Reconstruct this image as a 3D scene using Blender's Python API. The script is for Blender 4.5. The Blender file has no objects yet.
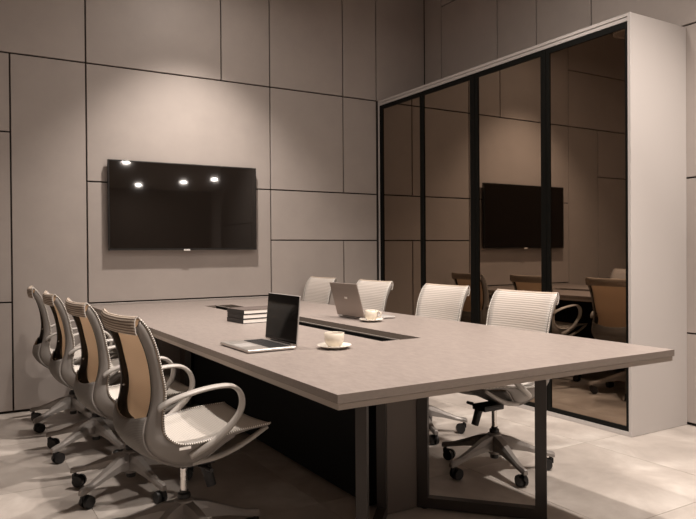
import bpy, bmesh, math, random
from mathutils import Vector, Matrix
random.seed(4)
S = bpy.context.scene
C = S.collection
PI = math.pi

# ------------------------------------------------------------------ camera
cam_d = bpy.data.cameras.new('camera')
cam = bpy.data.objects.new('camera', cam_d)
C.objects.link(cam)
Rv = Vector((0.85706584, -0.51515799, -0.00709844))
Uv = Vector((0.01024182, 0.00326092, 0.99994223))
Fv = Vector((0.51510508, 0.85708903, -0.00807098))
M3 = Matrix((Rv, Uv, -Fv)).transposed()
cam.matrix_world = Matrix.Translation((0, 0, 1.15)) @ M3.to_4x4()
cam_d.sensor_fit = 'HORIZONTAL'
cam_d.sensor_width = 36.0
cam_d.lens = 668.176 * 36.0 / 696.0
cam_d.shift_y = (256.96 - 259.5) / 696.0
cam_d.clip_start = 0.05
S.camera = cam

# ------------------------------------------------------------------ world, exposure
w = bpy.data.worlds.new('world')
S.world = w
w.use_nodes = True
w.node_tree.nodes['Background'].inputs[0].default_value = (0.9, 0.8, 0.72, 1)
w.node_tree.nodes['Background'].inputs[1].default_value = 0.05
vs = S.view_settings
vs.view_transform = 'Standard'
vs.look = 'None'
vs.exposure = 0.0
vs.gamma = 1.0
vs.use_curve_mapping = False

# lamps of the room: x, y, drum bottom z, watts, cone degrees, blend, aim (x, y at floor)
WARM = (1.0, 0.90, 0.82)
FILL = 8.0                    # watts of soft ambient fill added inside each lit drum lamp
LAMPS = [
    ('wash', 1.70, 4.55, 3.50, 330, 90, 0.85, (1.72, 4.72)),
    ('ring', 0.78, 4.66, 3.50, 0, 90, 0.9, (0.78, 4.2)),
    ('left', 0.78, 2.90, 3.50, 170, 96, 0.7, (0.85, 2.9)),
    ('left', 0.78, 1.15, 3.50, 130, 80, 0.6, (0.78, 1.7)),
    ('mid', 1.97, 2.90, 3.50, 40, 70, 0.6, (1.97, 3.1)),
    ('mid', 1.97, 1.15, 3.50, 290, 84, 0.5, (1.90, 2.3)),
    ('right', 3.10, 2.90, 3.50, 50, 70, 0.6, (3.0, 3.1)),
    ('right', 3.10, 1.15, 3.50, 340, 112, 0.75, (3.4, 1.8)),
]

# ------------------------------------------------------------------ room numbers
YW, XC, YE, XR = 5.385, 3.582, 2.605, 4.152
CEIL = 3.82
TT = 0.75                       # table top height
TX0, TX1, TY0, TY1 = 0.932, 2.485, 1.612, 5.372

# ------------------------------------------------------------------ materials
def mat(name, col, rough=0.5, metal=0.0, noise=None, bump=None, spec=0.5, rnd=0.0, emit=None, coat=0.0):
    m = bpy.data.materials.new(name)
    m.use_nodes = True
    nt = m.node_tree
    b = nt.nodes['Principled BSDF']
    b.inputs['Base Color'].default_value = (*col, 1)
    b.inputs['Roughness'].default_value = rough
    b.inputs['Metallic'].default_value = metal
    b.inputs['Specular IOR Level'].default_value = spec
    b.inputs['Coat Weight'].default_value = coat
    if emit:
        b.inputs['Emission Color'].default_value = (*emit[0], 1)
        b.inputs['Emission Strength'].default_value = emit[1]
    tc = nt.nodes.new('ShaderNodeTexCoord')
    src = None
    if noise:
        sc, amt, stretch = noise
        mp = nt.nodes.new('ShaderNodeMapping')
        mp.inputs['Scale'].default_value = stretch
        nt.links.new(tc.outputs['Object'], mp.inputs['Vector'])
        n = nt.nodes.new('ShaderNodeTexNoise')
        n.inputs['Scale'].default_value = sc
        n.inputs['Detail'].default_value = 6
        n.inputs['Roughness'].default_value = 0.65
        nt.links.new(mp.outputs[0], n.inputs['Vector'])
        r = nt.nodes.new('ShaderNodeMapRange')
        r.inputs['From Min'].default_value = 0.3
        r.inputs['From Max'].default_value = 0.7
        r.inputs['To Min'].default_value = 1 - amt
        r.inputs['To Max'].default_value = 1 + amt
        nt.links.new(n.outputs['Fac'], r.inputs['Value'])
        src = r.outputs[0]
    if rnd:
        oi = nt.nodes.new('ShaderNodeObjectInfo')
        r2 = nt.nodes.new('ShaderNodeMapRange')
        r2.inputs['To Min'].default_value = 1 - rnd
        r2.inputs['To Max'].default_value = 1 + rnd
        nt.links.new(oi.outputs['Random'], r2.inputs['Value'])
        if src:
            mu = nt.nodes.new('ShaderNodeMath')
            mu.operation = 'MULTIPLY'
            nt.links.new(src, mu.inputs[0])
            nt.links.new(r2.outputs[0], mu.inputs[1])
            src = mu.outputs[0]
        else:
            src = r2.outputs[0]
    if src:
        vm = nt.nodes.new('ShaderNodeVectorMath')
        vm.operation = 'SCALE'
        vm.inputs[0].default_value = col
        nt.links.new(src, vm.inputs['Scale'])
        nt.links.new(vm.outputs[0], b.inputs['Base Color'])
    if bump:
        n2 = nt.nodes.new('ShaderNodeTexNoise')
        n2.inputs['Scale'].default_value = bump[0]
        n2.inputs['Detail'].default_value = 4
        nt.links.new(tc.outputs['Object'], n2.inputs['Vector'])
        bp = nt.nodes.new('ShaderNodeBump')
        bp.inputs['Strength'].default_value = bump[1]
        bp.inputs['Distance'].default_value = 0.002
        nt.links.new(n2.outputs['Fac'], bp.inputs['Height'])
        nt.links.new(bp.outputs[0], b.inputs['Normal'])
    return m

def stripe_mat(name, ca, cb, period, rough=0.7, cross=0.0, bump=0.5, cperiod=0.01, trans=0.0):
    """woven mesh: stripes along UV v (metres), optional cross weave along u"""
    m = bpy.data.materials.new(name)
    m.use_nodes = True
    nt = m.node_tree
    b = nt.nodes['Principled BSDF']
    b.inputs['Roughness'].default_value = rough
    uv = nt.nodes.new('ShaderNodeUVMap')
    uv.uv_map = 'UVMap'
    sp = nt.nodes.new('ShaderNodeSeparateXYZ')
    nt.links.new(uv.outputs[0], sp.inputs[0])
    nz = nt.nodes.new('ShaderNodeTexNoise')
    nz.inputs['Scale'].default_value = 28
    nz.inputs['Detail'].default_value = 2
    nt.links.new(uv.outputs[0], nz.inputs['Vector'])
    def math_(op, a, bb):
        n = nt.nodes.new('ShaderNodeMath')
        n.operation = op
        for i, x in enumerate((a, bb)):
            if x is None:
                continue
            if isinstance(x, (int, float)):
                n.inputs[i].default_value = x
            else:
                nt.links.new(x, n.inputs[i])
        return n.outputs[0]
    ph = math_('ADD', math_('MULTIPLY', sp.outputs['Y'], 2 * PI / period), math_('MULTIPLY', nz.outputs['Fac'], 1.8))
    s = math_('ADD', math_('MULTIPLY', math_('SINE', ph, None), 0.5), 0.5)
    if cross:
        c2 = math_('SINE', math_('MULTIPLY', sp.outputs['X'], 2 * PI / cperiod), None)
        s = math_('ADD', math_('MULTIPLY', s, 1 - cross), math_('MULTIPLY', math_('ADD', math_('MULTIPLY', c2, 0.5), 0.5), cross))
    mx = nt.nodes.new('ShaderNodeMix')
    mx.data_type = 'RGBA'
    mx.inputs[6].default_value = (*ca, 1)
    mx.inputs[7].default_value = (*cb, 1)
    nt.links.new(s, mx.inputs[0])
    nt.links.new(mx.outputs[2], b.inputs['Base Color'])
    bp = nt.nodes.new('ShaderNodeBump')
    bp.inputs['Strength'].default_value = bump
    bp.inputs['Distance'].default_value = 0.002
    nt.links.new(s, bp.inputs['Height'])
    nt.links.new(bp.outputs[0], b.inputs['Normal'])
    if trans:        # open weave lets light through
        tr = nt.nodes.new('ShaderNodeBsdfTranslucent')
        nt.links.new(mx.outputs[2], tr.inputs['Color'])
        ms = nt.nodes.new('ShaderNodeMixShader')
        ms.inputs[0].default_value = trans
        nt.links.new(b.outputs[0], ms.inputs[1])
        nt.links.new(tr.outputs[0], ms.inputs[2])
        nt.links.new(ms.outputs[0], nt.nodes['Material Output'].inputs['Surface'])
    return m

def stone_mat():
    m = bpy.data.materials.new('floor_stone')
    m.use_nodes = True
    nt = m.node_tree
    b = nt.nodes['Principled BSDF']
    b.inputs['Roughness'].default_value = 0.34
    geo = nt.nodes.new('ShaderNodeNewGeometry')
    oi = nt.nodes.new('ShaderNodeObjectInfo')
    add = nt.nodes.new('ShaderNodeVectorMath')
    add.operation = 'MULTIPLY_ADD'
    cmb = nt.nodes.new('ShaderNodeCombineXYZ')
    nt.links.new(oi.outputs['Random'], cmb.inputs[2])
    add.inputs[1].default_value = (1, 1, 1)
    nt.links.new(geo.outputs['Position'], add.inputs[0])
    sc = nt.nodes.new('ShaderNodeVectorMath')
    sc.operation = 'SCALE'
    sc.inputs['Scale'].default_value = 9.0
    nt.links.new(cmb.outputs[0], sc.inputs[0])
    nt.links.new(sc.outputs[0], add.inputs[2])
    n1 = nt.nodes.new('ShaderNodeTexNoise')
    n1.inputs['Scale'].default_value = 2.3
    n1.inputs['Detail'].default_value = 8
    n1.inputs['Roughness'].default_value = 0.62
    n1.inputs['Distortion'].default_value = 0.35
    nt.links.new(add.outputs[0], n1.inputs['Vector'])
    cr = nt.nodes.new('ShaderNodeValToRGB')
    e = cr.color_ramp.elements
    e[0].position, e[0].color = 0.30, (0.34, 0.30, 0.268, 1)
    e[1].position, e[1].color = 0.68, (0.61, 0.56, 0.51, 1)
    e2 = cr.color_ramp.elements.new(0.5)
    e2.color = (0.46, 0.41, 0.368, 1)
    nt.links.new(n1.outputs['Fac'], cr.inputs[0])
    nt.links.new(cr.outputs[0], b.inputs['Base Color'])
    return m

M = {}
M['panel'] = mat('taupe_panel', (0.40, 0.352, 0.322), 0.55, noise=(3.0, 0.05, (1, 1, 1)), bump=(220, 0.05), rnd=0.025)
M['gap'] = mat('dark_joint', (0.035, 0.026, 0.022), 0.8)
M['ceil'] = mat('ceiling_paint', (0.42, 0.36, 0.32), 0.8)
M['farwall'] = mat('dark_brown_wall', (0.10, 0.075, 0.06), 0.7)
M['stone'] = stone_mat()
M['grout'] = mat('grout', (0.42, 0.37, 0.32), 0.8)
M['lacquer'] = mat('greige_lacquer', (0.50, 0.465, 0.443), 0.45)
M['blackframe'] = mat('black_frame', (0.005, 0.005, 0.004), 0.5, spec=0.12)
M['bronze'] = mat('bronze_mirror_glass', (0.33, 0.265, 0.21), 0.015, metal=1.0)
M['top'] = mat('table_laminate', (0.245, 0.205, 0.184), 0.42, noise=(70, 0.17, (1, 0.35, 1)), bump=(400, 0.06))
M['edge'] = mat('table_edge', (0.215, 0.175, 0.148), 0.5, noise=(50, 0.08, (1, 1, 3)))
M['edge2'] = mat('table_underlayer', (0.40, 0.34, 0.295), 0.5)
M['leg'] = mat('charcoal_steel', (0.045, 0.038, 0.034), 0.42, metal=0.3)
M['brown'] = mat('brown_pedestal', (0.105, 0.082, 0.068), 0.5)
M['black'] = mat('black_panel', (0.006, 0.006, 0.006), 0.7, spec=0.2)
M['lid'] = mat('bronze_lid', (0.028, 0.021, 0.016), 0.9, spec=0.1)
M['alu'] = mat('aluminium', (0.62, 0.58, 0.54), 0.35, metal=0.85)
M['alu2'] = mat('aluminium_deck', (0.50, 0.47, 0.445), 0.42, metal=0.5)
M['taupealu'] = mat('bronze_aluminium', (0.34, 0.285, 0.25), 0.4, metal=0.45)
M['screen'] = mat('black_glass', (0.002, 0.002, 0.002), 0.06, spec=0.1)
M['tv'] = mat('tv_glass', (0.010, 0.0075, 0.006), 0.03, spec=0.55)
M['tvframe'] = mat('tv_bezel', (0.015, 0.014, 0.013), 0.3)
M['logo'] = mat('pale_mark', (0.75, 0.72, 0.68), 0.4)
M['key'] = mat('black_keys', (0.012, 0.012, 0.012), 0.5)
M['ceramic'] = mat('cream_ceramic', (0.80, 0.745, 0.66), 0.22)
M['cup'] = mat('cream_cup_glaze', (0.60, 0.53, 0.44), 0.25)
M['coffee'] = mat('coffee', (0.03, 0.015, 0.008), 0.12)
M['cover'] = mat('black_book_cover', (0.010, 0.009, 0.009), 0.45)
M['covertop'] = mat('brown_book_cover', (0.085, 0.062, 0.052), 0.6)
M['pages'] = mat('book_pages', (0.90, 0.85, 0.79), 0.8, noise=(300, 0.06, (0.02, 0.02, 1)))
M['frame'] = mat('grey_chair_plastic', (0.245, 0.223, 0.205), 0.42, bump=(500, 0.03))
M['frameblk'] = mat('black_chair_plastic', (0.016, 0.014, 0.013), 0.5)
M['arm'] = mat('pale_grey_arm', (0.40, 0.37, 0.34), 0.38)
M['mesh_f'] = stripe_mat('woven_white', (0.56, 0.515, 0.47), (0.82, 0.77, 0.72), 0.0125, trans=0.35)
M['mesh_s'] = stripe_mat('woven_seat', (0.38, 0.345, 0.31), (0.62, 0.58, 0.53), 0.009, cross=0.5, cperiod=0.008)
M['mesh_t'] = stripe_mat('woven_tan', (0.82, 0.61, 0.42), (0.88, 0.69, 0.50), 0.007, cross=0.5, bump=0.2, cperiod=0.007, trans=0.55)
M['mesh_r'] = stripe_mat('woven_roll', (0.20, 0.14, 0.10), (0.66, 0.56, 0.46), 0.0095)
M['shell'] = stripe_mat('woven_grey', (0.11, 0.10, 0.09), (0.24, 0.22, 0.20), 0.006, cross=0.5, bump=0.2, cperiod=0.006)
M['bead'] = stripe_mat('beaded_edge', (0.10, 0.085, 0.07), (0.90, 0.85, 0.78), 0.0085, bump=0.3)
M['chrome'] = mat('chrome', (0.78, 0.75, 0.72), 0.18, metal=0.9)
M['star'] = mat('cast_grey_base', (0.30, 0.272, 0.25), 0.40, metal=0.3)
M['rubber'] = mat('black_castor', (0.012, 0.011, 0.011), 0.45)
M['lampbody'] = mat('lamp_drum', (0.55, 0.49, 0.44), 0.5)
M['glow'] = mat('lamp_glow', (0.9, 0.8, 0.7), 0.5, emit=((1.0, 0.82, 0.66), 4.0))
M['unlit'] = mat('lamp_unlit', (0.6, 0.55, 0.5), 0.5)
M['hallglow'] = mat('hall_lamp_glow', (0.9, 0.8, 0.7), 0.5, emit=((1.0, 0.88, 0.76), 9.0))

# ------------------------------------------------------------------ helpers
def link(o, parent=None):
    C.objects.link(o)
    if parent is not None:
        o.parent = parent
    return o

def obj(name, bm, m, parent=None, smooth=False):
    me = bpy.data.meshes.new(name)
    bm.normal_update()
    bm.to_mesh(me)
    bm.free()
    for x in (m if isinstance(m, (list, tuple)) else [m]):
        me.materials.append(x)
    if smooth:
        for p in me.polygons:
            p.use_smooth = True
    return link(bpy.data.objects.new(name, me), parent)

def struct(o, label=None, cat=None):
    o['kind'] = 'structure'
    if label:
        o['label'] = label
    if cat:
        o['category'] = cat
    return o

def tag(o, label, cat, group=None):
    o['label'] = label
    o['category'] = cat
    if group:
        o['group'] = group
    return o

def thing(name, label, cat, loc=(0, 0, 0), rz=0, group=None):
    o = bpy.data.objects.new(name, None)
    o.empty_display_size = 0.1
    link(o)
    o.location = loc
    o.rotation_euler = (0, 0, rz)
    return tag(o, label, cat, group)

def add_box(bm, x0, x1, y0, y1, z0, z1, bev=0.0, mi=0):
    vs_ = [bm.verts.new((x, y, z)) for x in (x0, x1) for y in (y0, y1) for z in (z0, z1)]
    f = [(0, 1, 3, 2), (4, 6, 7, 5), (0, 4, 5, 1), (2, 3, 7, 6), (0, 2, 6, 4), (1, 5, 7, 3)]
    fs = []
    for q in f:
        fc = bm.faces.new([vs_[i] for i in q])
        fc.material_index = mi
        fs.append(fc)
    if bev:
        es = {e for fc in fs for e in fc.edges}
        bmesh.ops.bevel(bm, geom=list(es), offset=bev, segments=1 if bev < 0.004 else 2, affect='EDGES', profile=0.7)

def box(name, x0, x1, y0, y1, z0, z1, m, parent=None, bev=0.0):
    bm = bmesh.new()
    add_box(bm, x0, x1, y0, y1, z0, z1, bev)
    bmesh.ops.recalc_face_normals(bm, faces=bm.faces)
    return obj(name, bm, m, parent)

def catmull(pts, n):
    """n samples per span"""
    P = [Vector(p) if len(p) == 3 else Vector((*p, 0)) for p in pts]
    out = []
    for i in range(len(P) - 1):
        p0 = P[max(i - 1, 0)]
        p1, p2 = P[i], P[i + 1]
        p3 = P[min(i + 2, len(P) - 1)]
        for k in range(n):
            t = k / n
            out.append(0.5 * ((2 * p1) + (p2 - p0) * t + (2 * p0 - 5 * p1 + 4 * p2 - p3) * t * t + (3 * p1 - p0 - 3 * p2 + p3) * t ** 3))
    out.append(P[-1].copy())
    return out

def lathe(bm, prof, seg=32, c=(0, 0, 0), mi=0, caps=True):
    rings = []
    for r, z in prof:
        rings.append([bm.verts.new((c[0] + r * math.cos(2 * PI * k / seg), c[1] + r * math.sin(2 * PI * k / seg), c[2] + z)) for k in range(seg)])
    for a, b in zip(rings, rings[1:]):
        for k in range(seg):
            f = bm.faces.new((a[k], a[(k + 1) % seg], b[(k + 1) % seg], b[k]))
            f.material_index = mi
    if caps:
        f = bm.faces.new(rings[0][::-1]); f.material_index = mi
        f = bm.faces.new(rings[-1]); f.material_index = mi

def sweep(bm, path, sect, uv=None, cap=True, ref=Vector((0, 1, 0)), nseg=8):
    """elliptic tube: sect(i, t) -> (half size along ref, half size in the normal direction)"""
    n = len(path)
    rings = []
    L = 0
    lens = []
    for i, p in enumerate(path):
        if i:
            L += (p - path[i - 1]).length
        lens.append(L)
        t = (path[min(i + 1, n - 1)] - path[max(i - 1, 0)]).normalized()
        a = (ref - t * ref.dot(t)).normalized()
        b = t.cross(a)
        ha, hb = sect(i / (n - 1))
        rings.append([bm.verts.new(p + a * ha * math.cos(2 * PI * k / nseg) + b * hb * math.sin(2 * PI * k / nseg)) for k in range(nseg)])
    lay = bm.loops.layers.uv.get('UVMap') or bm.loops.layers.uv.new('UVMap')
    for i in range(n - 1):
        for k in range(nseg):
            f = bm.faces.new((rings[i][k], rings[i][(k + 1) % nseg], rings[i + 1][(k + 1) % nseg], rings[i + 1][k]))
            for lp, vv in zip(f.loops, (lens[i], lens[i], lens[i + 1], lens[i + 1])):
                lp[lay].uv = (0, vv)
    if cap:
        bm.faces.new(rings[0][::-1])
        bm.faces.new(rings[-1])
    bmesh.ops.recalc_face_normals(bm, faces=bm.faces)

def cyl(bm, p0, p1, r0, r1=None, seg=16):
    p0, p1 = Vector(p0), Vector(p1)
    r1 = r0 if r1 is None else r1
    t = (p1 - p0).normalized()
    a = t.orthogonal().normalized()
    b = t.cross(a)
    A = [bm.verts.new(p0 + (a * math.cos(2 * PI * k / seg) + b * math.sin(2 * PI * k / seg)) * r0) for k in range(seg)]
    B = [bm.verts.new(p1 + (a * math.cos(2 * PI * k / seg) + b * math.sin(2 * PI * k / seg)) * r1) for k in range(seg)]
    for k in range(seg):
        bm.faces.new((A[k], A[(k + 1) % seg], B[(k + 1) % seg], B[k]))
    bm.faces.new(A[::-1])
    bm.faces.new(B)

def smooth_by_angle(o, deg=40):
    me = o.data
    for p in me.polygons:
        p.use_smooth = True
    bm = bmesh.new()
    bm.from_mesh(me)
    for e in bm.edges:
        if len(e.link_faces) == 2 and e.calc_face_angle(0) > math.radians(deg):
            e.smooth = False
    bm.to_mesh(me)
    bm.free()

def copy_tree(o, parent=None):
    c = o.copy()
    C.objects.link(c)
    c.parent = parent
    for ch in list(o.children):
        copy_tree(ch, c)
    return c

# ------------------------------------------------------------------ floor
fl = struct(box('floor', -3.0, 10.0, -17.6, YW + 0.12, -0.10, -0.003, M['grout']))
TS, J = 0.90, 0.0012
GX0, GY1 = XR - 8 * TS, YW
for i in range(8):
    for j in range(6):
        x1 = XR - i * TS
        y1 = GY1 - j * TS
        box('tile', x1 - TS + J, x1 - J, y1 - TS + J, y1 - J, -0.004, 0.0, M['stone'], fl)
bm = bmesh.new()
yt = GY1 - 6 * TS
for (a, b, c_, d) in ((-3.0, 10.0, -17.6, yt - J), (XR + J, 10.0, yt, 0.0)):
    add_box(bm, a, b, c_, d, -0.004, 0.0)
o = obj('hall_stone', bm, M['stone'], fl)
o['kind'] = 'stuff'

# ------------------------------------------------------------------ back wall with panels
wb = struct(box('wall_back', -3.0, XR + 0.12, YW + 0.018, YW + 0.12, 0, CEIL, M['gap']))
G = 0.0058
def wpanel(x0, x1, z0, z1):
    box('panel', x0 + G, x1 - G, YW, YW + 0.019, z0 + G, z1 - G, M['panel'], wb, bev=0.0015)
z1, z2, z3, z4 = 2.599, 1.699, 1.255, 0.770
xa, xb, xm, xc2, xd = 0.404, 0.922, 2.002, 2.449, 3.193
ZT = CEIL - 0.001
wpanel(xb, xm, z1, ZT); wpanel(xm, xc2, z1, ZT); wpanel(xc2, xd, z1, ZT); wpanel(xd, 3.567, z1, ZT); wpanel(3.567, XR, z1, ZT)
wpanel(xb, xc2, z2, z1); wpanel(xb, xc2, z4, z2); wpanel(xb, xc2, 0.012, z4)
wpanel(xc2, xd, z2, z1); wpanel(xd, 3.567, z2, z1)
wpanel(xc2, 3.567, z3, z2)
wpanel(xc2, xd, 0.012, z3); wpanel(xd, 3.567, 0.012, z3)
wpanel(xa, xb, 0.012, z1)
wpanel(-0.85, xa, 2.03, z1); wpanel(-0.85, xa, 0.80, 2.03); wpanel(-0.85, xa, 0.012, 0.80)
wpanel(-0.35, xb, z1, 3.26); wpanel(-0.35, xb, 3.26, ZT); wpanel(-1.6, -0.35, z1, ZT)
wpanel(-2.0, -0.85, 1.25, z1); wpanel(-2.0, -0.85, 0.012, 1.25)
wpanel(-3.0, -2.0, 0.012, z1); wpanel(-3.0, -1.6, z1, ZT)

# ------------------------------------------------------------------ right wall with panels
wr = struct(box('wall_right', XR + 0.018, XR + 0.15, -0.6, YW + 0.018, 0, CEIL, M['gap']))
def rpanel(y0, y1, a, b):
    box('panel', XR, XR + 0.019, y0 + G, y1 - G, a + G, b - G, M['panel'], wr, bev=0.0015)
zr = 3.527
rpanel(5.118, YW, 0.012, ZT)
for a, b in ((4.348, 5.118), (3.897, 4.348), (3.354, 3.897), (2.2, 3.354)):
    rpanel(a, b, 2.611, zr)
rpanel(3.897, 5.118, zr, ZT); rpanel(2.2, 3.897, zr, ZT)
rpanel(2.2, 5.118, 1.615, 2.611); rpanel(2.2, 5.118, 0.60, 1.615); rpanel(2.2, 5.118, 0.012, 0.60)
rpanel(0.8, 2.2, 0.012, 1.1); rpanel(0.8, 2.2, 1.1, 2.611); rpanel(0.8, 2.2, 2.611, ZT)
rpanel(-0.6, 0.8, 0.012, 1.615); rpanel(-0.6, 0.8, 1.615, ZT)

# the rest of the shell
struct(box('wall_left', -3.12, -3.0, -17.6, YW + 0.12, 0, CEIL, M['panel']))
struct(box('wall_hall_return', XR + 0.15, 10.0, -0.6, -0.48, 0, CEIL, M['panel']))
struct(box('wall_hall_right', 10.0, 10.12, -17.6, -0.48, 0, CEIL, M['panel']))
struct(box('wall_hall_end', -3.12, 10.12, -17.72, -17.6, 0, CEIL, M['farwall']))
struct(box('ceiling', -3.12, 10.12, -17.72, YW + 0.12, CEIL, CEIL + 0.1, M['ceil']))

# ------------------------------------------------------------------ cabinet with bronze mirror doors
ZC = 2.597
cab = thing('mirror_cabinet', 'tall greige wall cabinet with four bronze mirror glass doors', 'cabinet', ((XC + XR) / 2, (YE + YW) / 2, 0))
cx_, cy_ = (XC + XR) / 2, (YE + YW) / 2
def cbox(name, x0, x1, y0, y1, z0, z1_, m, parent=cab, bev=0.0, off=(0, 0)):
    return box(name, x0 - cx_ - off[0], x1 - cx_ - off[0], y0 - cy_ - off[1], y1 - cy_ - off[1], z0, z1_, m, parent, bev)
cbox('side_panel', XC, XR - 0.001, YE, YE + 0.022, 0.001, ZC, M['lacquer'], bev=0.0015)
cbox('side_panel', XC, XR - 0.001, YW - 0.024, YW - 0.002, 0.001, ZC, M['lacquer'], bev=0.0015)
cbox('top_panel', XC, XR - 0.001, YE + 0.0225, YW - 0.0245, ZC - 0.020, ZC, M['lacquer'], bev=0.001)
cbox('fascia_rail', XC + 0.003, XC + 0.03, YE + 0.0225, YW - 0.0245, ZC - 0.047, ZC - 0.0235, M['lacquer'], bev=0.001)
cbox('plinth', XC, XC + 0.03, YE + 0.0225, YW - 0.0245, 0.001, 0.028, M['lacquer'], bev=0.001)
cbox('back_panel', XR - 0.02, XR - 0.002, YE + 0.0225, YW - 0.0245, 0.001, ZC - 0.021, M['black'])
ys = [YW - 0.028, 4.693, 4.008, 3.279, YE + 0.024]
zb, zt = 0.030, ZC - 0.050
fw = [(0.050, 0.026), (0.026, 0.055), (0.034, 0.045), (0.030, 0.014)]
for k in range(4):
    y1, y0 = ys[k] - 0.002, ys[k + 1] + 0.002
    d = bpy.data.objects.new('door', None)
    link(d, cab)
    d['label'] = 'black-framed bronze mirror door'
    wl, wr_ = fw[k]
    fx0, fx1 = XC + 0.002, XC + 0.028
    bm = bmesh.new()
    def B(ya, yb, za, zb_):
        add_box(bm, fx0 - cx_, fx1 - cx_, ya - cy_, yb - cy_, za, zb_)
    B(y1 - wl, y1, zb, zt); B(y0, y0 + wr_, zb, zt)
    B(y0 + wr_, y1 - wl, zb, zb + 0.028); B(y0 + wr_, y1 - wl, zt - 0.036, zt)
    if k in (1, 2):      # recessed finger groove beside the wide stiles
        pass
    bmesh.ops.recalc_face_normals(bm, faces=bm.faces)
    obj('door_frame', bm, M['blackframe'], d)
    cbox('glass_pane', XC + 0.010, XC + 0.018, y0 + wr_ + 0.0005, y1 - wl - 0.0005, zb + 0.0285, zt - 0.0365, M['bronze'], d)

# ------------------------------------------------------------------ television
TVX0, TVX1, TVZ0, TVZ1 = 1.066, 2.290, 1.172, 1.872
tv = thing('television', 'large flat black television mounted on the panelled wall', 'television', ((TVX0 + TVX1) / 2, YW - 0.045, TVZ0))
hw = (TVX1 - TVX0) / 2
th = TVZ1 - TVZ0
bm = bmesh.new()
add_box(bm, -hw, hw, -0.006, 0.022, 0, th, 0.002)
bmesh.ops.recalc_face_normals(bm, faces=bm.faces)
obj('bezel', bm, M['tvframe'], tv)
box('screen', -hw + 0.009, hw - 0.009, -0.0072, -0.0055, 0.014, th - 0.009, M['tv'], tv)
box('rear_housing', -hw * 0.7, hw * 0.7, 0.0222, 0.036, 0.08, th - 0.10, M['tvframe'], tv, 0.004)
box('wall_bracket', -0.22, 0.22, 0.0362, 0.0448, 0.2, th - 0.2, M['tvframe'], tv)
box('brand_tab', -0.026, 0.026, -0.0085, -0.0062, -0.006, 0.008, M['logo'], tv)

# ------------------------------------------------------------------ conference table
tcx, tcy = (TX0 + TX1) / 2, (TY0 + TY1) / 2
tb = thing('conference_table', 'long taupe conference table with cable slot and dark steel legs', 'table', (tcx, tcy, 0))
SX0, SX1, SY0, SY1 = 1.655, 1.872, 2.465, 4.86
def slab(name, ins, z0, z1_, m):
    X = [TX0 + ins, SX0, SX1, TX1 - ins]
    Y = [TY0 + ins, SY0, SY1, TY1 - ins * 0]
    bm = bmesh.new()
    T = {}
    for k, z in enumerate((z0, z1_)):
        for i in range(4):
            for j in range(4):
                T[i, j, k] = bm.verts.new((X[i] - tcx, Y[j] - tcy, z))
    for i in range(3):
        for j in range(3):
            if (i, j) == (1, 1):
                continue
            bm.faces.new((T[i, j, 1], T[i + 1, j, 1], T[i + 1, j + 1, 1], T[i, j + 1, 1]))
            bm.faces.new((T[i, j, 0], T[i, j + 1, 0], T[i + 1, j + 1, 0], T[i + 1, j, 0]))
    def side(a, b):
        f = bm.faces.new((T[(*a, 0)], T[(*b, 0)], T[(*b, 1)], T[(*a, 1)]))
        f.material_index = 1
    for i in range(3):
        side((i, 0), (i + 1, 0)); side((i + 1, 3), (i, 3)); side((3, i), (3, i + 1)); side((0, i + 1), (0, i))
    side((2, 1), (1, 1)); side((1, 2), (2, 2)); side((1, 1), (1, 2)); side((2, 2), (2, 1))
    bmesh.ops.recalc_face_normals(bm, faces=bm.faces)
    return obj(name, bm, m, tb)
slab('tabletop', 0.0, TT - 0.026, TT, [M['top'], M['edge']])
slab('underlayer', 0.005, TT - 0.045, TT - 0.0285, [M['edge2'], M['edge2']])
def tbox(name, x0, x1, y0, y1, z0, z1_, m, bev=0.0, parent=tb):
    return box(name, x0 - tcx, x1 - tcx, y0 - tcy, y1 - tcy, z0, z1_, m, parent, bev)
tbox('slot_lid', SX0 + 0.106, SX1 - 0.003, SY0 + 0.003, SY1 - 0.003, TT - 0.012, TT - 0.004, M['lid'])
tbox('slot_divider', SX0 + 0.094, SX0 + 0.103, SY0 + 0.001, SY1 - 0.001, TT - 0.005, TT - 0.001, M['alu'])
tbox('slot_web', SX0 + 0.095, SX0 + 0.102, SY0 + 0.001, SY1 - 0.001, TT - 0.139, TT - 0.0052, M['black'])
bm = bmesh.new()
for (a, b, c_, d, e, f) in ((SX0 - 0.01, SX1 + 0.01, SY0 - 0.01, SY1 + 0.01, TT - 0.15, TT - 0.14),
                            (SX0 - 0.01, SX0 - 0.001, SY0 - 0.01, SY1 + 0.01, TT - 0.14, TT - 0.0445),
                            (SX1 + 0.001, SX1 + 0.01, SY0 - 0.01, SY1 + 0.01, TT - 0.14, TT - 0.0445)):
    add_box(bm, a - tcx, b - tcx, c_ - tcy, d - tcy, e, f)
obj('cable_tray', bm, M['black'], tb)
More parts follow.
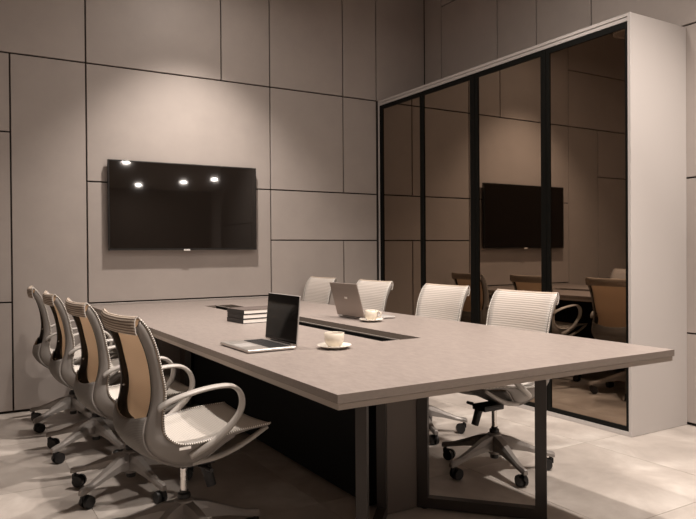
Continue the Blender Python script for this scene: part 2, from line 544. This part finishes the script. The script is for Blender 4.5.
# pedestal under the slot: black modesty box between brown end posts
tbox('modesty_panel', 1.585, 1.635, 2.47, 4.93, 0.03, TT - 0.151, M['black'])
tbox('modesty_panel', 1.785, 1.850, 2.47, 4.93, 0.03, TT - 0.151, M['black'])
tbox('pedestal_post', 1.632, 1.797, 2.40, 2.465, 0.004, TT - 0.046, M['brown'], 0.003)
tbox('pedestal_post', 1.585, 1.835, 4.935, 5.25, 0.004, TT - 0.046, M['brown'], 0.003)
tbox('support_post', 1.600, 1.620, 4.70, 4.72, 0.004, TT - 0.16, M['leg'])
def leg_loop(pi, po):
    """rectangular flat steel loop between floor points pi (inner) and po (outer)"""
    a, b = Vector((*pi, 0)), Vector((*po, 0))
    t = (b - a).normalized()
    n = Vector((-t.y, t.x, 0))
    L = (b - a).length
    bm = bmesh.new()
    wv, dp = 0.048, 0.020       # bar width seen in the loop plane, half depth across it
    def bar(s0, s1, za, zb_):
        vsx = []
        for s in (s0, s1):
            for q in (-dp, dp):
                for z in (za, zb_):
                    p = a + t * s + n * q
                    vsx.append(bm.verts.new((p.x - tcx, p.y - tcy, z)))
        for q in [(0, 1, 3, 2), (4, 6, 7, 5), (0, 4, 5, 1), (2, 3, 7, 6), (0, 2, 6, 4), (1, 5, 7, 3)]:
            bm.faces.new([vsx[i] for i in q])
    top = TT - 0.0445
    bar(0, wv, 0.006, top); bar(L - wv, L, 0.006, top)
    bar(wv, L - wv, 0.006, 0.052); bar(wv, L - wv, top - 0.03, top)
    bmesh.ops.recalc_face_normals(bm, faces=bm.faces)
    o = obj('leg_frame', bm, M['leg'], tb)
    for s in (0.03, L - 0.03):
        bm = bmesh.new()
        p = a + t * s
        cyl(bm, (p.x - tcx, p.y - tcy, 0.0005), (p.x - tcx, p.y - tcy, 0.006), 0.016)
        obj('levelling_foot', bm, M['rubber'], o)
XM = 1.712
leg_loop((XM + 0.095, 2.41), (XM + 0.465, 1.995))
leg_loop((XM - 0.095, 2.41), (XM - 0.465, 1.995))
leg_loop((XM + 0.14, 4.90), (XM + 0.465, 5.20))
leg_loop((XM - 0.14, 4.90), (XM - 0.465, 5.20))

# ------------------------------------------------------------------ office chair
FC = [(-.230, .920, .216), (-.204, .885, .219), (-.177, .818, .221), (-.160, .743, .220), (-.146, .671, .216), (-.146, .615, .211),
      (-.152, .568, .210), (-.147, .515, .214), (-.113, .480, .220), (-.073, .468, .224), (-.010, .468, .226), (.045, .475, .226),
      (.142, .487, .222), (.268, .492, .212)]
RC = [(-.246, .890, .211), (-.233, .862, .206), (-.210, .806, .200), (-.193, .738, .195), (-.186, .658, .189), (-.193, .600, .185),
      (-.207, .550, .184), (-.211, .495, .184), (-.186, .445, .178), (-.132, .400, .162), (-.060, .368, .145), (.005, .378, .155),
      (.120, .466, .208), (.258, .481, .206)]
NS = 4
def curve3(tab, sgn):
    return catmull([(f, sgn * h, z) for f, z, h in tab], NS)

def grid_surface(bm, rows, mi=0, closed=False, uvs=None):
    """rows: list of lists of Vector"""
    V = [[bm.verts.new(p) for p in r] for r in rows]
    lay = bm.loops.layers.uv.get('UVMap') or bm.loops.layers.uv.new('UVMap')
    fs = []
    for i in range(len(V) - 1):
        for j in range(len(V[0]) - 1):
            f = bm.faces.new((V[i][j], V[i][j + 1], V[i + 1][j + 1], V[i + 1][j]))
            f.material_index = mi
            f.smooth = True
            if uvs:
                for lp, (a, b) in zip(f.loops, ((i, j), (i, j + 1), (i + 1, j + 1), (i + 1, j))):
                    lp[lay].uv = uvs(a, b)
            fs.append(f)
    return V

def thick_surface(name, rows, t, mats, parent, mi=(0, 1, 0), uvs=None, mi_fn=None):
    """two-sided slab: front layer = rows, rear layer offset by t along the normal, rim closed"""
    n, m = len(rows), len(rows[0])
    nor = []
    for i in range(n):
        rr = []
        for j in range(m):
            a = rows[min(i + 1, n - 1)][j] - rows[max(i - 1, 0)][j]
            b = rows[i][min(j + 1, m - 1)] - rows[i][max(j - 1, 0)]
            v = b.cross(a)
            rr.append(v.normalized() if v.length > 1e-9 else Vector((0, 0, 1)))
        nor.append(rr)
    back = [[rows[i][j] + nor[i][j] * t for j in range(m)] for i in range(n)]
    bm = bmesh.new()
    A = grid_surface(bm, rows, mi[0], uvs=uvs)
    Bk = grid_surface(bm, back, mi[1], uvs=uvs)
    if mi_fn:
        k = 0
        bm.faces.ensure_lookup_table()
        for i in range(n - 1):
            for j in range(m - 1):
                bm.faces[k].material_index = mi_fn(i, j, 0)
                bm.faces[k + (n - 1) * (m - 1)].material_index = mi_fn(i, j, 1)
                k += 1
    def rim(pa, pb):
        for q in range(len(pa) - 1):
            f = bm.faces.new((pa[q], pa[q + 1], pb[q + 1], pb[q]))
            f.material_index = mi[2]
    rim(A[0], Bk[0]); rim(A[-1], Bk[-1])
    rim([r[0] for r in A], [r[0] for r in Bk]); rim([r[-1] for r in A], [r[-1] for r in Bk])
    bmesh.ops.recalc_face_normals(bm, faces=bm.faces)
    return obj(name, bm, mats, parent)

def make_chair():
    t = thing('office_chair', 'x', 'chair')
    # --- sling: head roll, back and seat in one sheet of woven mesh
    roll = [(-.244, .866, .212), (-.249, .880, .215), (-.252, .905, .216), (-.248, .922, .216), (-.239, .928, .216)]
    tabl = roll + FC
    prof = catmull([(f, h, z) for f, z, h in tabl], NS)
    nr = len(roll) * NS
    NA = 12
    rows = []
    L = 0
    vv = []
    for i, p in enumerate(prof):
        if i:
            q = prof[i - 1]
            L += math.hypot(p.x - q.x, p.z - q.z)
        vv.append(L)
        s = i / (len(prof) - 1)
        r = []
        # concave back (centre pushed rearward), slightly hollow seat
        bk = max(0.0, min(1.0, (p.z - 0.50) / 0.12))
        for j in range(NA + 1):
            u = 2 * j / NA - 1
            k = 1 - u * u
            curl = 0.006 * max(0.0, (p.z - .86) / .08) * abs(u) ** 3
            r.append(Vector((p.x - 0.024 * k * bk, p.y * u, p.z - 0.012 * k * (1 - bk) + curl)))
        rows.append(r)
    hwm = 0.22
    seat_from = nr + 8 * NS
    def mf(i, j, side):
        if side == 1:
            return 2 if i >= nr else 3
        if i < nr:
            return 3
        return 0 if i < seat_from else 1
    # rear side lies on the side the sitter does not touch
    thick_surface('mesh_sling', rows, 0.004, [M['mesh_f'], M['mesh_s'], M['mesh_t'], M['mesh_r']], t, (0, 2, 0),
                  uvs=lambda a, b: (hwm * (2 * b / NA - 1), vv[a]), mi_fn=mf)
    for sg in (-1, 1):
        # --- beaded edge
        bm = bmesh.new()
        path = [p + Vector((0, sg * 0.002, 0)) for p in curve3(FC, sg)]
        sweep(bm, path, lambda s: (0.0034, 0.0034), nseg=6)
        obj('edge_piping', bm, M['bead'], t, smooth=True)
        # --- side frame ribbon
        A, Bq = curve3(FC, sg), curve3(RC, sg)
        NR = 5
        rows2 = []
        for a, b in zip(A, Bq):
            a2 = a + Vector((0, -sg * 0.003, 0))
            rr = []
            for k in range(NR + 1):
                w_ = k / NR
                p = a2.lerp(b, w_)
                p.y += sg * 0.010 * math.sin(PI * w_)
                rr.append(p)
            rows2.append(rr)
        if sg < 0:
            rows2 = [r[::-1] for r in rows2]
        o = thick_surface('side_frame', rows2, 0.008, [M['frame'], M['frame'], M['frame']], t, (0, 1, 2))
        # --- black inner trim of the back upright
        n0, n1 = 1, 8 * NS
        rows3 = []
        for a, b in list(zip(A, Bq))[n0:n1]:
            rr = []
            for k in range(4):
                w_ = 0.06 + 0.84 * k / 3
                p = a.lerp(b, w_)
                p.y -= sg * (0.017 - 0.008 * math.sin(PI * min(w_, 1)))
                p.x -= 0.003
                g_ = math.exp(-((p.z - 0.585) / 0.05) ** 2) * (1 - k / 3)
                p.y -= sg * 0.034 * g_
                p.x -= 0.012 * g_
                rr.append(p)
            rows3.append(rr)
        if sg < 0:
            rows3 = [r[::-1] for r in rows3]
        tr = thick_surface('inner_trim', rows3, 0.004, [M['frameblk']] * 3, t, (0, 1, 2))
        for idx in (4 * NS + 2, 6 * NS + 2):
            p = A[idx].lerp(Bq[idx], 0.75)
            bm = bmesh.new()
            cyl(bm, p + Vector((0, -sg * 0.016, 0)), p + Vector((-0.003, -sg * 0.024, 0)), 0.006, 0.004, 10)
            obj('screw', bm, M['chrome'], tr, smooth=False)
        # --- arm loop
        pts = [(-.168, .212, .606), (-.140, .232, .628), (-.085, .250, .650), (-.015, .258, .664), (.050, .259, .668), (.092, .257, .661),
               (.122, .252, .636), (.134, .247, .600), (.128, .242, .562), (.105, .236, .527), (.070, .236, .495), (.030, .232, .466),
               (-.010, .220, .440), (-.050, .200, .416)]
        path = catmull([(a, sg * b, c_) for a, b, c_ in pts], 4)
        bm = bmesh.new()
        def sec(s):
            if s < 0.45:
                return (0.021, 0.0085)
            k = min(1, (s - 0.45) / 0.3)
            return (0.021 - 0.009 * k, 0.0085 + 0.0055 * k)
        sweep(bm, path, sec, nseg=12)
        obj('arm_loop', bm, M['arm'], t, smooth=True)
        # --- strut from the shell to the seat front
        path = catmull([(-.02, sg * .142, .372), (.07, sg * .172, .388), (.16, sg * .194, .424), (.258, sg * .206, .478)], 5)
        bm = bmesh.new()
        sweep(bm, path, lambda s: (0.015 - 0.005 * s, 0.013 - 0.004 * s), nseg=8)
        obj('seat_strut', bm, M['arm'], t, smooth=True)
    # --- shell closing the lower back and the underside
    Lc, Rc_ = curve3(RC, 1), curve3(RC, -1)
    i0, i1 = 5 * NS + 2, 12 * NS
    rows4 = []
    vv2 = []
    L = 0
    for i in range(i0, i1 + 1):
        a, b = Lc[i], Rc_[i]
        if i > i0:
            L += (Lc[i] - Lc[i - 1]).length
        vv2.append(L)
        r = []
        rear = max(0, min(1, (-0.10 - a.x) / 0.08))
        top_drop = max(0.0, 1 - (i - i0) / 8.0)
        for j in range(9):
            u = 2 * j / 8 - 1
            p = a.lerp(b, j / 8)
            k = 1 - u * u
            p.x -= 0.030 * k * rear
            p.z -= 0.018 * k * (1 - rear) + 0.028 * k * top_drop
            r.append(p)
        rows4.append(r)
    thick_surface('lower_shell', rows4, -0.006, [M['shell'], M['shell'], M['frame']], t, (0, 1, 2),
                  uvs=lambda a, b: (0.15 * (2 * b / 8 - 1), vv2[a]))
    # --- tilt mechanism
    bm = bmesh.new()
    add_box(bm, -0.025, 0.110, -0.048, 0.048, 0.322, 0.352, 0.008)
    cyl(bm, (0.075, -0.035, 0.318), (0.095, -0.045, 0.238), 0.021, 0.019, 16)
    cyl(bm, (0.04, -0.05, 0.325), (0.050, -0.120, 0.330), 0.005, 0.005, 8)
    cyl(bm, (0.050, -0.112, 0.330), (0.052, -0.150, 0.331), 0.010, 0.008, 8)
    obj('tilt_mechanism', bm, M['rubber'], t)
    # --- gas lift
    bm = bmesh.new()
    lathe(bm, [(0.0135, 0.215), (0.0135, 0.345)], 20)
    g = obj('gas_lift', bm, M['chrome'], t)
    smooth_by_angle(g)
    bm = bmesh.new()
    lathe(bm, [(0.024, 0.196), (0.026, 0.204), (0.024, 0.214), (0.017, 0.218), (0.017, 0.226)], 20)
    g2 = obj('collar', bm, M['rubber'], g)
    smooth_by_angle(g2)
    # --- five-star base
    bm = bmesh.new()
    lathe(bm, [(0.030, 0.085), (0.036, 0.10), (0.040, 0.15), (0.036, 0.19), (0.028, 0.196)], 24)
    hub = obj('base_hub', bm, M['star'], t)
    smooth_by_angle(hub)
    bm = bmesh.new()
    lathe(bm, [(0.020, 0.062), (0.022, 0.066), (0.022, 0.0845)], 16)
    smooth_by_angle(obj('piston_foot', bm, M['rubber'], hub))
    R = 0.292
    bm = bmesh.new()
    st = [(0.026, 0.030, 0.105, 0.186), (0.09, 0.026, 0.112, 0.170), (0.17, 0.020, 0.100, 0.136), (0.245, 0.016, 0.082, 0.106), (R + 0.012, 0.014, 0.068, 0.095), (R + 0.020, 0.010, 0.068, 0.090)]
    rings = []
    for x, h, za, zb_ in st:
        tp = h * 0.60
        rings.append([bm.verts.new(p) for p in ((x, -h, za), (x, h, za), (x, h, za + (zb_ - za) * 0.6), (x, tp, zb_), (x, -tp, zb_), (x, -h, za + (zb_ - za) * 0.6))])
    for a, b in zip(rings, rings[1:]):
        for k in range(6):
            bm.faces.new((a[k], a[(k + 1) % 6], b[(k + 1) % 6], b[k]))
    bm.faces.new(rings[0][::-1]); bm.faces.new(rings[-1])
    bmesh.ops.recalc_face_normals(bm, faces=bm.faces)
    lg = obj('base_leg', bm, M['star'], t)
    bm = bmesh.new()
    for sgn in (-1, 1):
        y0 = sgn * 0.006
        y1 = sgn * 0.023
        cyl(bm, (R - 0.022, y0, 0.030), (R - 0.022, y1, 0.030), 0.030, 0.027, 20)
    cyl(bm, (R, 0, 0.040), (R, 0, 0.072), 0.008, 0.008, 10)
    cyl(bm, (R - 0.022, -0.006, 0.030), (R - 0.022, 0.006, 0.030), 0.010, 0.010, 10)
    add_box(bm, R - 0.018, R + 0.014, -0.0055, 0.0055, 0.036, 0.062)
    bmesh.ops.recalc_face_normals(bm, faces=bm.faces)
    cs = obj('castor', bm, M['rubber'], lg)
    for k in range(1, 5):
        l2 = lg.copy()
        C.objects.link(l2)
        l2.parent = t
        l2.rotation_euler = (0, 0, k * 2 * PI / 5)
        c2 = cs.copy()
        C.objects.link(c2)
        c2.parent = l2
    return t

proto = make_chair()
D = math.radians
spots = [
    (0.785, 2.56, D(3.5), 'grey office chair with tan mesh back beside the black-screened laptop and front table leg', 'left'),
    (0.760, 3.334, D(2), 'grey mesh-backed office chair, third one from the television wall on the stacked-books side', 'left'),
    (0.741, 4.104, D(-1), 'grey mesh-backed office chair, second one from the television wall on the stacked-books side', 'left'),
    (0.728, 4.850, D(-4), 'grey mesh-backed office chair standing against the television wall on the stacked-books side of the table', 'left'),
    (2.458, 2.610, PI + D(0.5), 'white-fronted office chair before the mirror cabinet, seen under the table between the leg frame bars', 'right'),
    (2.545, 3.395, PI + D(-0.5), 'white-fronted office chair second along from the open table end, on the mirror cabinet side', 'right'),
    (2.545, 4.23, PI + D(0.5), 'pale office chair directly behind the bronze-backed laptop, on the mirror cabinet side', 'right'),
    (2.545, 5.05, PI + D(0.5), 'pale office chair beside the television wall on the mirror cabinet side of the table', 'right'),
]
for i, (x, y, rz, lab, side) in enumerate(spots):
    o = proto if i == 0 else copy_tree(proto)
    o.location = (x, y, 0)
    o.rotation_euler = (0, 0, rz)
    k = 0
    for ch in o.children:
        if ch.name.startswith('base_leg'):
            ch.rotation_euler = (0, 0, k * 2 * PI / 5 + (D(-3) - rz if side == 'left' else D(2.5)))
            k += 1
    tag(o, lab, 'chair', 'office chairs on the books side' if side == 'left' else 'office chairs on the cabinet side')

tgp = box('care_tag', -0.103, -0.060, -0.2335, -0.2325, 0.453, 0.462, M['pages'], proto)
tgp['label'] = 'small white tag'
# ------------------------------------------------------------------ laptops
def make_laptop(name, label, loc, rz, wd, dp, lid_h, open_deg, mlid, mdeck, logo):
    """local: hinge along y at x=0, keyboard deck towards -x, screen facing -x"""
    t = thing(name, label, 'laptop', loc, rz)
    bm = bmesh.new()
    add_box(bm, -dp, 0.0, -wd / 2, wd / 2, 0.003, 0.014, 0.003)
    bmesh.ops.recalc_face_normals(bm, faces=bm.faces)
    deck = obj('deck', bm, mdeck, t)
    bm = bmesh.new()
    for sx in (-dp + 0.02, -0.02):
        for sy in (-wd / 2 + 0.03, wd / 2 - 0.03):
            cyl(bm, (sx, sy, 0.0003), (sx, sy, 0.003), 0.006, 0.006, 8)
    obj('rubber_feet', bm, M['rubber'], deck)
    # keyboard well and keys
    kx0, kx1 = -dp * 0.52, -0.022
    kw = wd * 0.88
    for r in range(6):
        n = 14
        x0 = kx0 + (kx1 - kx0) * r / 6
        x1 = kx0 + (kx1 - kx0) * (r + 1) / 6
        bm = bmesh.new()
        edges = [k / n for k in range(n + 1)]
        if r == 0:
            edges = [0, 1 / 14, 2 / 14, 3 / 14, 4.2 / 14, 9.4 / 14, 10.6 / 14, 11 / 14, 12 / 14, 13 / 14, 1]
        for a, b in zip(edges, edges[1:]):
            add_box(bm, x0 + 0.0012, x1 - 0.0012, -kw / 2 + kw * a + 0.0012, -kw / 2 + kw * b - 0.0012, 0.0142, 0.0156)
        bmesh.ops.recalc_face_normals(bm, faces=bm.faces)
        obj('key_row', bm, M['key'], deck)
    box('touchpad', -dp + 0.012, kx0 - 0.010, -0.05, 0.05, 0.0141, 0.0145, M['alu2'], deck)
    a = math.radians(open_deg - 90)
    lid = bpy.data.objects.new('lid', None)
    link(lid, t)
    lid.location = (0.0, 0, 0.0150)
    lid.rotation_euler = (0, a, 0)
    bm = bmesh.new()
    add_box(bm, 0.001, 0.007, -wd / 2, wd / 2, 0.0, lid_h, 0.0025)
    bmesh.ops.recalc_face_normals(bm, faces=bm.faces)
    obj('lid_shell', bm, mlid, lid)
    box('display', 0.0, 0.0012, -wd / 2 + 0.003, wd / 2 - 0.003, 0.006, lid_h - 0.003, M['screen'], lid)
    bm = bmesh.new()
    cyl(bm, (0.002, -wd * 0.3, 0.0), (0.002, wd * 0.3, 0.0), 0.005, 0.005, 12)
    obj('hinge', bm, M['rubber'], t).location = (0.0, 0, 0.0150)
    if logo:
        bm = bmesh.new()
        add_box(bm, 0.0070, 0.0074, -0.015, 0.015, lid_h * 0.56 - 0.006, lid_h * 0.56 + 0.006, 0.0)
        obj('lid_badge', bm, M['logo'], lid)
    return t
make_laptop('laptop', 'open silver laptop with black screen and dark keys beside cream coffee cup', (1.222, 2.606, TT), D(0.5), 0.306, 0.212, 0.205, 95, M['alu2'], M['alu'], False)
make_laptop('laptop', 'open bronze-backed laptop turned away, small pale badge on its lid', (2.072, 3.412, TT), PI + D(1.5), 0.300, 0.218, 0.208, 106, M['taupealu'], M['alu2'], True)

# ------------------------------------------------------------------ cups and saucers
def make_cup(loc, rz, r, label):
    t = thing('coffee_cup', label, 'cup', loc, rz, None)
    bm = bmesh.new()
    h = 0.058
    prof = [(0.0005, 0.0), (r * 0.55, 0.0), (r * 0.60, 0.003), (r * 0.82, 0.012), (r * 0.96, 0.028), (r, h), (r - 0.003, h + 0.001), (r * 0.92, h - 0.004), (r * 0.88, 0.030), (r * 0.70, 0.012), (0.0005, 0.008)]
    lathe(bm, prof, 36, caps=False)
    bmesh.ops.recalc_face_normals(bm, faces=bm.faces)
    obj('bowl', bm, M['cup'], t, smooth=True)
    bm = bmesh.new()
    path = catmull([(r * 0.95, 0, h - 0.010), (r + 0.012, 0, h - 0.006), (r + 0.022, 0, h - 0.018), (r + 0.018, 0, h - 0.034), (r * 0.90, 0, h - 0.042)], 5)
    sweep(bm, path, lambda s: (0.0048, 0.0036), nseg=8)
    obj('handle', bm, M['cup'], t, smooth=True)
    bm = bmesh.new()
    lathe(bm, [(0.0005, h - 0.0125), (r * 0.90, h - 0.0122)], 28, caps=False)
    obj('coffee', bm, M['coffee'], t)
def make_saucer(loc, r, label):
    bm = bmesh.new()
    prof = [(0.0005, 0.0), (r * 0.45, 0.0), (r * 0.48, 0.003), (r * 0.75, 0.007), (r, 0.0145), (r - 0.001, 0.0165), (r * 0.76, 0.0105), (r * 0.50, 0.0062), (0.0005, 0.0060)]
    lathe(bm, prof, 48, caps=False)
    bmesh.ops.recalc_face_normals(bm, faces=bm.faces)
    o = obj('saucer', bm, M['ceramic'], None, smooth=True)
    o.location = loc
    tag(o, label, 'saucer')
make_saucer((1.372, 2.398, TT), 0.072, 'cream saucer under the cup beside the black-screened laptop')
make_cup((1.372, 2.398, TT + 0.0064), D(62), 0.042, 'cream coffee cup on saucer beside the black-screened laptop')
make_saucer((2.074, 3.198, TT), 0.069, 'cream saucer under the cup behind which the bronze laptop stands')
make_cup((2.074, 3.198, TT + 0.0064), D(-58), 0.039, 'cream coffee cup with visible handle in front of the bronze laptop')

# ------------------------------------------------------------------ books
bk_labels = ['black-spined book at the bottom of the stack on the table', 'black-spined book in the middle of the stack on the table', 'black-spined book with dark brown cover on top of the stack']
bz = TT
for k in range(3):
    hgt = (0.026, 0.026, 0.025)[k]
    t = thing('book', bk_labels[k], 'book', (1.415 + (0.0, 0.002, 0.005)[k], 3.497 + (0.0, 0.003, 0.001)[k], bz), D((5, 4.5, 6)[k]), 'stack of books')
    Lx, Ly, cv = 0.265, 0.200, 0.0028
    box('cover_board', 0.0, Lx, 0.0, Ly, 0.0002, cv, M['cover'], t)
    box('cover_board', 0.0, Lx, 0.0, Ly, hgt - cv, hgt - 0.0002, M['covertop'] if k == 2 else M['cover'], t)
    box('spine', -0.0015, cv, 0.0, Ly, cv, hgt - cv, M['cover'], t)
    box('page_block', cv + 0.0005, Lx - 0.004, 0.004, Ly - 0.004, cv + 0.0001, hgt - cv - 0.0001, M['pages'], t)
    bz += hgt

# ------------------------------------------------------------------ ceiling lamps
def lamp_label(kind, x, y):
    return {'wash': 'drum ceiling lamp washing the television wall above the table end',
            'ring': 'drum ceiling lamp hanging above the chair nearest the television wall'}.get(kind)
for i, (kind, x, y, z, watts, cone, blend, aim) in enumerate(LAMPS):
    lab = lamp_label(kind, x, y) or {
        ('left', True): 'lit drum ceiling lamp above the middle of the books-side chair row',
        ('left', False): 'lit drum ceiling lamp past the open table end on the books side',
        ('mid', True): 'lit drum ceiling lamp hanging over the middle of the table cable slot',
        ('mid', False): 'lit drum ceiling lamp hanging just past the open end of the table',
        ('right', True): 'lit drum ceiling lamp in front of the mirror cabinet doors',
        ('right', False): 'lit drum ceiling lamp in front of the cabinet end panel'}[(kind, y > 2)]
    t = thing('ceiling_lamp', lab, 'lamp', (x, y, z), 0, 'drum ceiling lamps')
    bm = bmesh.new()
    R0, R1 = 0.165, 0.150
    lathe(bm, [(R1, 0.012), (R1, 0.0), (R0 + 0.012, 0.0), (R0 + 0.012, 0.014), (R0, 0.016), (R0, 0.09), (0.02, 0.094), (0.02, 0.085), (R1, 0.083), (R1, 0.012)], 40, caps=False)
    bmesh.ops.recalc_face_normals(bm, faces=bm.faces)
    smooth_by_angle(obj('drum', bm, M['lampbody'], t))
    bm = bmesh.new()
    cyl(bm, (0, 0, 0.0945), (0, 0, CEIL - z - 0.001), 0.012)
    obj('rod', bm, M['lampbody'], t)
    bm = bmesh.new()
    lathe(bm, [(0.0, 0.0), (0.055, 0.0), (0.06, 0.012), (0.0, 0.012)], 24, c=(0, 0, 0.062), caps=False)
    obj('light_disc', bm, M['glow'] if watts else M['unlit'], t)
    if not watts:        # this one is switched off
        continue
    ld = bpy.data.lights.new('spot_light', 'SPOT')
    ld.energy = watts
    ld.color = WARM
    ld.spot_size = math.radians(cone)
    ld.spot_blend = blend
    ld.shadow_soft_size = 0.035
    lo = bpy.data.objects.new('spot_light', ld)
    link(lo, t)
    lo.location = (0, 0, 0.02)
    fd = bpy.data.lights.new('fill_light', 'AREA')  # added ambient fill to lift the walls, separate from the spot beam
    fd.shape = 'DISK'
    fd.size = 0.28
    fd.energy = FILL
    fd.color = WARM
    fo = bpy.data.objects.new('fill_light', fd)
    link(fo, t)
    fo.location = (0, 0, 0.006)
    v = Vector((aim[0] - x, aim[1] - y, -z))
    lo.rotation_euler = v.to_track_quat('-Z', 'Y').to_euler()
# recessed lamps of the hall behind, mirrored in the television
for x, y in ((4.52, -9.38), (6.45, -15.9), (7.68, -14.1), (8.38, -12.66)):
    t = thing('recessed_hall_lamp', 'round recessed downlight in the hall ceiling', 'lamp', (x, y, CEIL), 0, 'recessed hall downlights')
    bm = bmesh.new()
    lathe(bm, [(0.10, -0.001), (0.14, -0.001), (0.14, -0.012), (0.10, -0.012), (0.10, -0.001)], 32, caps=False)
    bmesh.ops.recalc_face_normals(bm, faces=bm.faces)
    obj('trim_ring', bm, M['lampbody'], t)
    bm = bmesh.new()
    lathe(bm, [(0.0, -0.003), (0.055, -0.003), (0.055, -0.006), (0.0, -0.006)], 32, caps=False)
    obj('light_disc', bm, M['hallglow'], t)
    ld = bpy.data.lights.new('hall_light', 'AREA')
    ld.shape = 'DISK'
    ld.size = 0.19
    ld.energy = 120
    ld.color = WARM
    lo = bpy.data.objects.new('hall_light', ld)
    link(lo, t)
    lo.location = (0, 0, -0.014)
